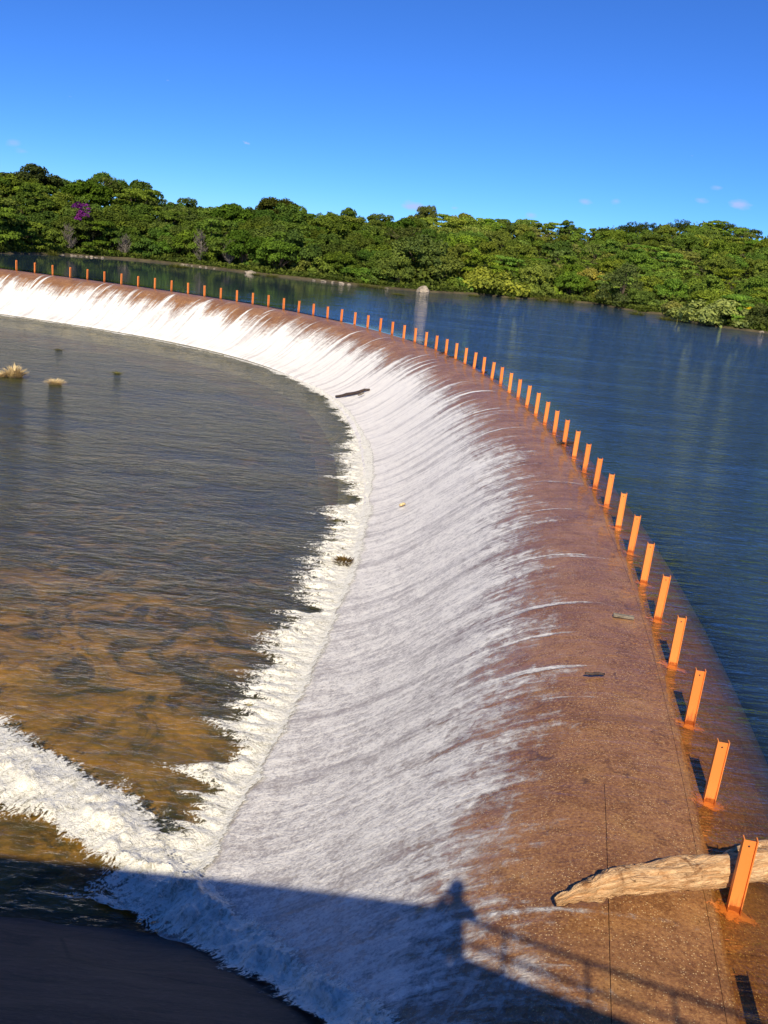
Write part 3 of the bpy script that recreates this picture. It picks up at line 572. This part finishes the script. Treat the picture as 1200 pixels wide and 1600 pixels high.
def limbs(h0, tips, r0, seed):
    g = random.Random(seed); parts = [tube([(0, 0, -.6), (g.uniform(-.1, .1), g.uniform(-.1, .1), h0*.5), (g.uniform(-.2, .2), g.uniform(-.2, .2), h0)], [r0*1.25, r0, r0*.8], 7)]
    for tp in tips:
        m = (tp[0]*.45, tp[1]*.45, h0+(tp[2]-h0)*.45); parts.append(tube([(0, 0, h0*.8), m, tp], [r0*.6, r0*.4, r0*.15], 5))
    V, f = join(parts); me = bpy.data.meshes.new('trunk'); me.from_pydata([tuple(q) for q in V], [], f); me.materials.append(M['bark']); return me
def make_kind(kind, seed):
    g = random.Random(seed); lobes = []
    if kind == 'dome':
        for i in range(40):
            a = g.uniform(0, 6.283); r = 3.3*math.sqrt(g.random()); z = 2.6+4.2*math.sqrt(max(0, 1-(r/3.9)**2))*g.uniform(.25, 1.0); lobes.append((math.cos(a)*r, math.sin(a)*r, z, g.uniform(.65, 1.25), g.uniform(.6, 1.05)))
        n, s, fl, h0 = 8500, .35, .5, 2.2
    elif kind == 'tier':
        for i in range(28):
            z = g.choice([2.2, 3.2, 4.3, 5.3, 6.2])+g.uniform(-.3, .3); rm = 3.8*(1-.09*abs(z-4)); a = g.uniform(0, 6.283); r = rm*math.sqrt(g.random()); lobes.append((math.cos(a)*r, math.sin(a)*r, z, g.uniform(.9, 1.6), g.uniform(.22, .42)))
        n, s, fl, h0 = 7500, .34, .9, 2.2
    elif kind == 'tall':
        for i in range(26):
            z = g.uniform(3.2, 8.4); rm = 2.6*math.sin(math.pi*min(1, max(.15, (z-2.0)/7.6))); a = g.uniform(0, 6.283); r = rm*math.sqrt(g.random()); lobes.append((math.cos(a)*r, math.sin(a)*r, z, g.uniform(.6, 1.15), g.uniform(.4, .75)))
        n, s, fl, h0 = 6000, .34, .5, 3.6
    elif kind == 'open':
        for i in range(15):
            a = g.uniform(0, 6.283); r = 3.6*math.sqrt(g.random()); z = g.uniform(5.2, 7.2)-r*.25; lobes.append((math.cos(a)*r, math.sin(a)*r, z, g.uniform(.6, 1.1), g.uniform(.25, .5)))
        n, s, fl, h0 = 1500, .32, .8, 3.8
    elif kind == 'bush':
        for i in range(28):
            a = g.uniform(0, 6.283); r = 2.7*math.sqrt(g.random()); z = .15+2.3*math.sqrt(max(0, 1-(r/3.0)**2))*g.uniform(.1, .95); lobes.append((math.cos(a)*r, math.sin(a)*r, z, g.uniform(.5, .95), g.uniform(.4, .7)))
        n, s, fl, h0 = 4200, .30, .5, .7
    elif kind == 'willow':
        for i in range(34):
            z = g.uniform(.5, 6.2); rm = 3.0*(1-(z/7.4)**1.4); a = g.uniform(0, 6.283); r = rm*math.sqrt(g.random()); lobes.append((math.cos(a)*r, math.sin(a)*r, z, g.uniform(.5, 1.0), g.uniform(.5, 1.0)))
        n, s, fl, h0 = 5000, .22, .2, 1.2
    cm = crown_mesh('crown', lobes, n, s, seed, fl, .3); tips = [l[:3] for l in g.sample(lobes, 7)]
    return cm, limbs(h0, tips, {'bush': .08, 'willow': .14}.get(kind, .2), seed)
KINDS = {k: [make_kind(k, 100*i+j) for j in range(n_)] for i, (k, n_) in enumerate([('dome', 4), ('tier', 3), ('tall', 2), ('open', 2), ('bush', 3), ('willow', 1)])}
GREEN = {'dome': [(0.105, 0.191, 0.032), (0.120, 0.218, 0.036), (0.130, 0.210, 0.043), (0.088, 0.159, 0.034)], 'tier': [(0.140, 0.254, 0.041), (0.128, 0.236, 0.036), (0.150, 0.242, 0.050)], 'tall': [(0.095, 0.178, 0.036), (0.110, 0.191, 0.043)],
         'open': [(0.130, 0.204, 0.060), (0.145, 0.216, 0.070)], 'bush': [(0.155, 0.273, 0.048), (0.140, 0.242, 0.050), (0.165, 0.254, 0.066)], 'willow': [(0.100, 0.172, 0.043)]}
def plant(name, kind, x, y, z, sc, sz, label, cat, group=None, col=None, var=None):
    cm, tm = random.choice(KINDS[kind]) if var is None else KINDS[kind][var]
    r = empty(name, (x, y, z)); r.rotation_euler = (0, 0, random.uniform(0, 6.283)); r.scale = (sc, sc, sz)
    c = link(bpy.data.objects.new('crown', cm), r); q = col or random.choice(GREEN[kind]); j = random.uniform(.72, 1.15)*(.95 if x < 0 else 1.42); c.color = (q[0]*j*random.uniform(.95, 1.35)*(1.0 if x < 0 else 1.08), q[1]*j, q[2]*j*random.uniform(.8, 1.3), 1)
    link(bpy.data.objects.new('trunk', tm), r); tag(r, label, cat, group); return r
def polar(a, d): return d*math.sin(a), d*math.cos(a)
def at_px(px, t):        # place t metres behind the shore in the direction of a pixel column
    y0 = np.interp(px, [p[0] for p in SHP], [p[1] for p in SHP]); a = az_of(px, y0); d = float(shore(a))+t; x, y = polar(a, d); return x, y, float(ground(a, t)), a
# --- landmarks, each found by its look
x, y, z, a = at_px(130, 4); bo = empty('bougainvillea', (x, y, z)); tag(bo, 'purple flowering bougainvillea climbing among the trees at left', 'bougainvillea')
g = random.Random(5)
fl_l = [(g.gauss(0, .42), g.gauss(0, .35)-1.4, g.uniform(4.3, 6.3), g.uniform(.32, .55), g.uniform(.35, .6)) for _ in range(15)]+[(1.1+g.gauss(0, .25), -1.0, 6.0+g.gauss(0, .3), .35, .3) for _ in range(3)]
c = link(bpy.data.objects.new('blossom', crown_mesh('blossom', fl_l, 1300, .24, 55)), bo); c.color = (.20, .035, .28, 1)
c = link(bpy.data.objects.new('foliage', crown_mesh('foliage', [(g.gauss(.9, .9), g.gauss(-.6, .6), g.uniform(.6, 4.6), g.uniform(.6, 1.0), g.uniform(.6, 1.0)) for _ in range(16)], 1800, .3, 56)), bo); c.color = (.030, .034, .020, 1)  # leaves coloured near black, painting in the shade beneath the blossom
link(bpy.data.objects.new('stem', limbs(2.0, [l[:3] for l in fl_l[:6]], .12, 57)), bo)
def dead_tree(px, h, label, seed):
    x, y, z, a = at_px(px, .6); g = random.Random(seed); r = empty('dead_tree', (x, y, z)); tag(r, label, 'dead tree'); parts = [tube([(0, 0, -.4), (.1, 0, h*.5), (.15, .05, h)], [.16, .10, .03], 6)]
    V, f = join(parts); mesh_obj('trunk', V, f, M['dead'], r)
    tw = []
    for i in range(60):
        z0 = h*g.uniform(.12, .92); an = g.uniform(0, 6.283); ln = ((h-z0)*.22+.3+g.uniform(0, .9))*g.uniform(.5, 1.1); m = (math.cos(an)*ln*.5, math.sin(an)*ln*.5, z0+ln*.35); e = (math.cos(an)*ln*.8, math.sin(an)*ln*.8, z0+ln*.9)
        tw.append(tube([(0.05, 0, z0), m, e], [.055, .035, .012], 4, 0, False))
        for q in range(3): tw.append(tube([m, (m[0]+g.uniform(-.5, .5), m[1]+g.uniform(-.5, .5), m[2]+g.uniform(.1, .8))], [.028, .01], 4, 0, False))
    V, f = join(tw); mesh_obj('twigs', V, f, M['dead'], r)
dead_tree(312, 4.6, 'slim bare grey tree at the water edge, left of centre', 1); dead_tree(357, 3.6, 'broad bare grey shrub right of the slim bare tree', 2); dead_tree(108, 3.4, 'bare greyish shrub just below the purple bougainvillea', 3); dead_tree(195, 2.6, 'low bare grey shrub right of the bougainvillea near the water', 4)
x, y, z, a = at_px(915, 7); plant('pale_tree', 'dome', x, y, z-.8, .72, .80, 'pale yellow-green tree standing out on the right-hand shore', 'tree', col=(.24, .25, .075), var=1)
x, y, z, a = at_px(968, 1.5); plant('willow_shrub', 'willow', x, y, z-.2, 1.35, 1.0, 'dark feathery willow-like shrub at the water right of the pale tree', 'shrub', col=(0.075, 0.102, 0.030))
x, y, z, a = at_px(770, 3); plant('round_shrub', 'bush', x, y, z-.3, 1.75, 1.55, 'low round bright green shrub right of the white boulder', 'shrub', col=(0.165, 0.247, 0.042), var=0)
x, y, z, a = at_px(1110, 2); plant('round_shrub', 'bush', x, y, z-.3, 1.75, 1.35, 'wide light green shrub leaning over the water at right', 'shrub', col=(0.180, 0.232, 0.068), var=1)
x, y, z, a = at_px(1065, 2); plant('round_shrub', 'bush', x, y, z-.3, 1.05, .95, 'smaller light green shrub left of the wide one at right', 'shrub', col=(0.165, 0.217, 0.063), var=2)
x, y, z, a = at_px(1155, 7); plant('yellow_shrub', 'bush', x, y, z+.6, .62, .9, 'small bright yellow shrub above the wide light green one', 'shrub', col=(0.495, 0.435, 0.030), var=2)
x, y, z, a = at_px(1192, 2.5); plant('shore_tree', 'dome', x, y, z-1.6, .75, .75, 'dark tree cut by the right edge of the picture', 'tree', col=(0.076, 0.110, 0.030), var=0)
x, y, z, a = at_px(655, 9); plant('shore_tree', 'dome', x, y, z-1.2, 1.25, 1.2, 'large dark tree overhanging the white boulder', 'tree', col=(0.085, 0.129, 0.030), var=3)
x, y, z, a = at_px(655, 82); plant('skyline_tree', 'dome', x, y, z+.7, .62, 1.0, 'tall dark tree sticking out of the skyline near the centre', 'tree', col=(0.068, 0.104, 0.032), var=0)
x, y, z, a = at_px(152, 43); plant('skyline_tree', 'open', x, y, z-.2, 1.15, 1.05, 'thin see-through tree on the skyline above the bougainvillea', 'tree', var=0)
x, y, z, a = at_px(48, 42); plant('skyline_tree', 'dome', x, y, z-.5, 1.3, 1.05, 'tallest broad tree of the skyline at far left', 'tree', col=(0.076, 0.114, 0.034), var=2)
x, y, z, a = at_px(430, 46); plant('skyline_tree', 'dome', x, y, z+.6, 1.15, 1.02, 'dark domed tree rising above its neighbours left of centre', 'tree', col=(0.072, 0.106, 0.030), var=0)
# --- the row along the water: each its own tree
LM = [(130, 'the purple bougainvillea'), (312, 'the slim bare grey tree'), (655, 'the white boulder'), (770, 'the round shrub'), (915, 'the pale yellow-green tree'), (1110, 'the wide light green shrub')]
AD = {'dome': 'dense rounded', 'tier': 'layered bright', 'bush': 'low bushy', 'tall': 'tall narrow', 'open': 'thin open'}
front = []; px = -95.0
while px < 1300:
    kind = random.choices(['dome', 'tier', 'bush'], [.55, .23, .22] if px < 640 else [.28, .14, .58])[0]; front.append((px, kind, random.uniform(2.2, 4.5))); px += random.uniform(20, 34)
front = [f_ for f_ in front if all(abs(f_[0]-q) > 24 for q in (770, 968, 1110)) and abs(f_[0]-655) > 16 and abs(f_[0]-126) > 13]
cnt = {}
for px, kind, t in front:
    x, y, z, a = at_px(px, t); left = px < 690
    sc = random.uniform(.68, .92) if left else random.uniform(.5, .7); 
    if kind == 'bush': sc *= 1.2
    lm = min(LM, key=lambda q: abs(q[0]-px)); side = 'left' if px < lm[0] else 'right'; key = (lm[1], side); cnt[key] = cnt.get(key, 0)
    same = sorted([q[0] for q in front if min(LM, key=lambda e: abs(e[0]-q[0])) == lm and (q[0] < lm[0]) == (px < lm[0])], key=lambda q: abs(q-lm[0])); rank = same.index(px)+1
    plant('shore_tree', kind, x, y, z-1.5*(kind != 'bush')*sc, sc, sc*random.uniform(.95, 1.2), '%s tree at the far water, %s %s of %s' % (AD[kind], ordinal(rank), side, lm[1]), 'tree', 'trees along the far shore')
# --- the wood behind, rising up the hill
SHORT = ['the bougainvillea', 'the bare tree', 'the boulder', 'the round shrub', 'the pale tree', 'the wide shrub']
LMA = [(az_of(q[0], np.interp(q[0], [p[0] for p in SHP], [p[1] for p in SHP])), n_) for q, n_ in zip(LM, SHORT)]
lay = []; t = 8.0; row = 0
while t < 175:
    st = 6.3+t*.028; a = -.52+random.uniform(0, .02)
    while a < .47:
        tb, g_ = ridge(a); tb = float(tb)
        if t < tb+9: lay.append((a+random.uniform(-.008, .008), t+random.uniform(-1.6, 1.6)))
        a += st/(float(shore(a))+t)*random.uniform(.85, 1.2)
    t += st*.92; row += 1
lay.sort(key=lambda q: q[1]+float(shore(q[0])))
print('wood', len(lay)); NI = 0
rest = []; wood = []
for a, t in lay:
    d = float(shore(a))+t; x, y = polar(a, d); z = float(ground(a, t)); tb = float(ridge(a)[0]); deg = math.degrees(a)
    kind = random.choices(['dome', 'tier', 'tall', 'open'], [.72, .18, .04, .06])[0]; base = np.interp(deg, [-8, 4, 12], [1.0, .90, .80])*random.uniform(.82, 1.12)
    if NI < 285:
        near_lm = min(LMA, key=lambda q: abs(q[0]-a)); row_ = min(11, int(t//14)+1); hv = 'above' if abs(near_lm[0]-a) < .018 else ('up left of' if a < near_lm[0] else 'up right of')
        look = {'dome': 'rounded dark', 'tier': 'flat-topped bright', 'tall': 'narrow upright', 'open': 'thin-leaved'}[kind]
        lab = '%s tree, %s row back, %s %s' % (look, ordinal(row_), hv, near_lm[1])
        wood.append((lab, a, plant('woodland_tree', kind, x, y, z-1.2, base, base*random.uniform(.88, 1.08), lab, 'tree', 'trees of the wood on the far hill'))); NI += 1
    else: rest.append((x, y, z-1.2, base))
for lab in {q[0] for q in wood}:                  # those of one look, row and side are told apart from left to right
    same = sorted([q for q in wood if q[0] == lab], key=lambda q: q[1])
    if len(same) > 1:
        for i, q in enumerate(same): q[2]['label'] = lab+', '+(ordinal(i+1)+' from left' if i else 'leftmost')
if rest:
    Vs = []; Rs = []; cm_base = []
    g = np.random.default_rng(3)
    for x, y, z, b in rest:
        me = KINDS['dome'][int(g.integers(4))][0]; n_ = len(me.vertices); co = np.empty(n_*3, np.float32); me.vertices.foreach_get('co', co); co = co.reshape(-1, 4, 3)[:2600]; an = g.uniform(0, 6.28)
        q = co.reshape(-1, 3)*b; q = np.stack([q[:, 0]*math.cos(an)-q[:, 1]*math.sin(an)+x, q[:, 0]*math.sin(an)+q[:, 1]*math.cos(an)+y, q[:, 2]+z], 1); Vs.append(q); Rs.append(np.repeat(np.clip(.2*g.random()+.8*g.random(len(co)), 0, 1), 4))
    Vs = np.concatenate(Vs); o = mesh_obj('distant_canopy', Vs, np.arange(len(Vs)).reshape(-1, 4), M['leaf'], None, False, dict(rnd=np.concatenate(Rs))); o.color = (.062, .088, .020, 1)
    tag(o, 'distant treetops merging along the crest of the hill', 'canopy', kind='stuff')
# --- undergrowth under the trees, grasses and stones along the water
g = np.random.default_rng(11); n_ = 110000; a = g.uniform(-.56, .52, n_); t = .1+g.random(n_)**2.4*170; keep = t < ridge(a)[0]+12; a, t = a[keep], t[keep]
d = shore(a)+t; hgt = g.random(len(a))**1.5*np.clip(.5+t*.3, 0, 2.6)*(1+.6*np.sin(a*70)*np.sin(t*.4)); c = np.stack([d*np.sin(a), d*np.cos(a), ground(a, t)+hgt], 1)
nrm = g.normal(size=c.shape)*.7+np.array([0, -.3, .7]); nrm /= np.linalg.norm(nrm, axis=1)[:, None]; tt2 = np.cross(nrm, g.normal(size=c.shape)); tt2 /= np.linalg.norm(tt2, axis=1)[:, None]; bb = np.cross(nrm, tt2); s = (.30+.5*g.random(len(a))+t*.003)[:, None]
V = np.stack([c+(tt2*q[0]+bb*q[1]+nrm*q[2])*s for q in LEAFQ], 1).reshape(-1, 3)
o = mesh_obj('undergrowth', V, np.arange(len(V)).reshape(-1, 4), M['leaf'], None, False, dict(rnd=np.repeat(g.random(len(a)), 4))); o.color = (.10, .135, .032, 1); tag(o, 'tangled green undergrowth covering the ground below the trees', 'undergrowth', kind='stuff')
def rock(px, py, r, label, sx=1.0, sz=.7, seed=1, mat='rock'):
    p = onz(px, py, 0); bm = bmesh.new(); bmesh.ops.create_icosphere(bm, subdivisions=3, radius=1)
    for v_ in bm.verts:
        q = v_.co.copy(); f_ = 1+.38*mnoise.fractal(q*1.1+Vector((seed*3.1, 0, 0)), .9, 2.1, 3); v_.co = Vector((q.x*r*sx*f_, q.y*r*f_, q.z*r*sz*f_*1.1+r*sz*.35))
    me = bpy.data.meshes.new('boulder'); bm.to_mesh(me); bm.free(); me.materials.append(M[mat]); o = link(bpy.data.objects.new('boulder', me)); o.location = p; o.rotation_euler = (0, 0, seed); tag(o, label, 'rock', 'pale rocks along the far shore'); return o
rock(660, 457, .66, 'largest pale boulder at the water near the centre of the far shore', 1.5, .85, 12)
rock(636, 452, .75, 'low pale rock just left of the largest boulder', 1.7, .55, 3); rock(622, 450, .55, 'upright pale rock second to the left of the largest boulder', .7, 1.7, 4); rock(612, 450, .6, 'flat pale rock at the left end of the boulder group', 1.6, .4, 5)
rock(1176, 517, .45, 'tan rock at the right edge of the far shore', 1.3, .8, 6); rock(1190, 520, .32, 'small white rock nearest the right edge of the picture', 1.2, .6, 7); rock(1183, 514, .4, 'tan rock behind the others at the right edge', 1.4, .8, 8); rock(391, 428, .55, 'lone pale rock at the water, right of the bare shrubs', 1.5, .6, 9)
zone_n = {}
for i, px in enumerate([98, 112, 117, 127, 136, 143, 150, 160, 285, 292, 300, 313, 322, 335, 490, 505, 520, 533, 545, 596, 604]):
    y0 = np.interp(px, [p[0] for p in SHP], [p[1] for p in SHP])
    near_ = 'under the bougainvillea' if px < 200 else ('by the slim bare tree' if px < 400 else 'left of the white boulder')
    zone_n[near_] = zone_n.get(near_, 0)+1
    rock(px, y0+.6, random.uniform(.13, .26), '%s small pale stone from left on the waterline %s' % (ordinal(zone_n[near_]), near_), random.uniform(1.2, 2.2), random.uniform(.4, .7), 20+i)['group'] = 'small stones on the waterline %s' % near_
TU = [(83, 399, 1.1, .9, 'rounded grass clump at the water below the bougainvillea'), (275, 418, 1.3, .9, 'light grass clump at the water left of the slim bare tree'), (288, 418, .9, .5, 'low grass clump touching the clump left of the bare tree'), (425, 433, 1.4, .7, 'low light grass clump alone at the water left of centre'), (400, 430, .9, .5, 'small grass clump beside the lone pale rock'), (570, 448, 1.6, .8, 'left one of two grass clumps left of the boulders'), (593, 451, 1.6, .7, 'right one of two grass clumps left of the boulders'),
      (622, 461, 1.2, .45, 'small grass patch floating in front of the boulders'), (740, 463, 1.3, .5, 'short grass patch at the water below the round shrub'), (800, 467, 1.1, .5, 'small grass patch out in the water right of the round shrub'), (850, 470, 2.0, 1.2, 'wide reedy grass bank left of the pale tree'), (885, 473, 2.0, 1.5, 'tall reedy grass below the pale tree'), (995, 492, 1.4, .8, 'grass bank right of the willow-like shrub'), (1040, 500, 1.3, .8, 'dry brownish grass left of the wide shrub at right')]
for px, py, r_, h_, lab in TU:
    p = onz(px, py, 0); o = tuft('grass_clump', (p[0], p[1], -.02), r_, h_, 240, M['leaf'], lab, 'grass', 'grass clumps along the far shore'); o.color = (.155, .165, .045, 1)
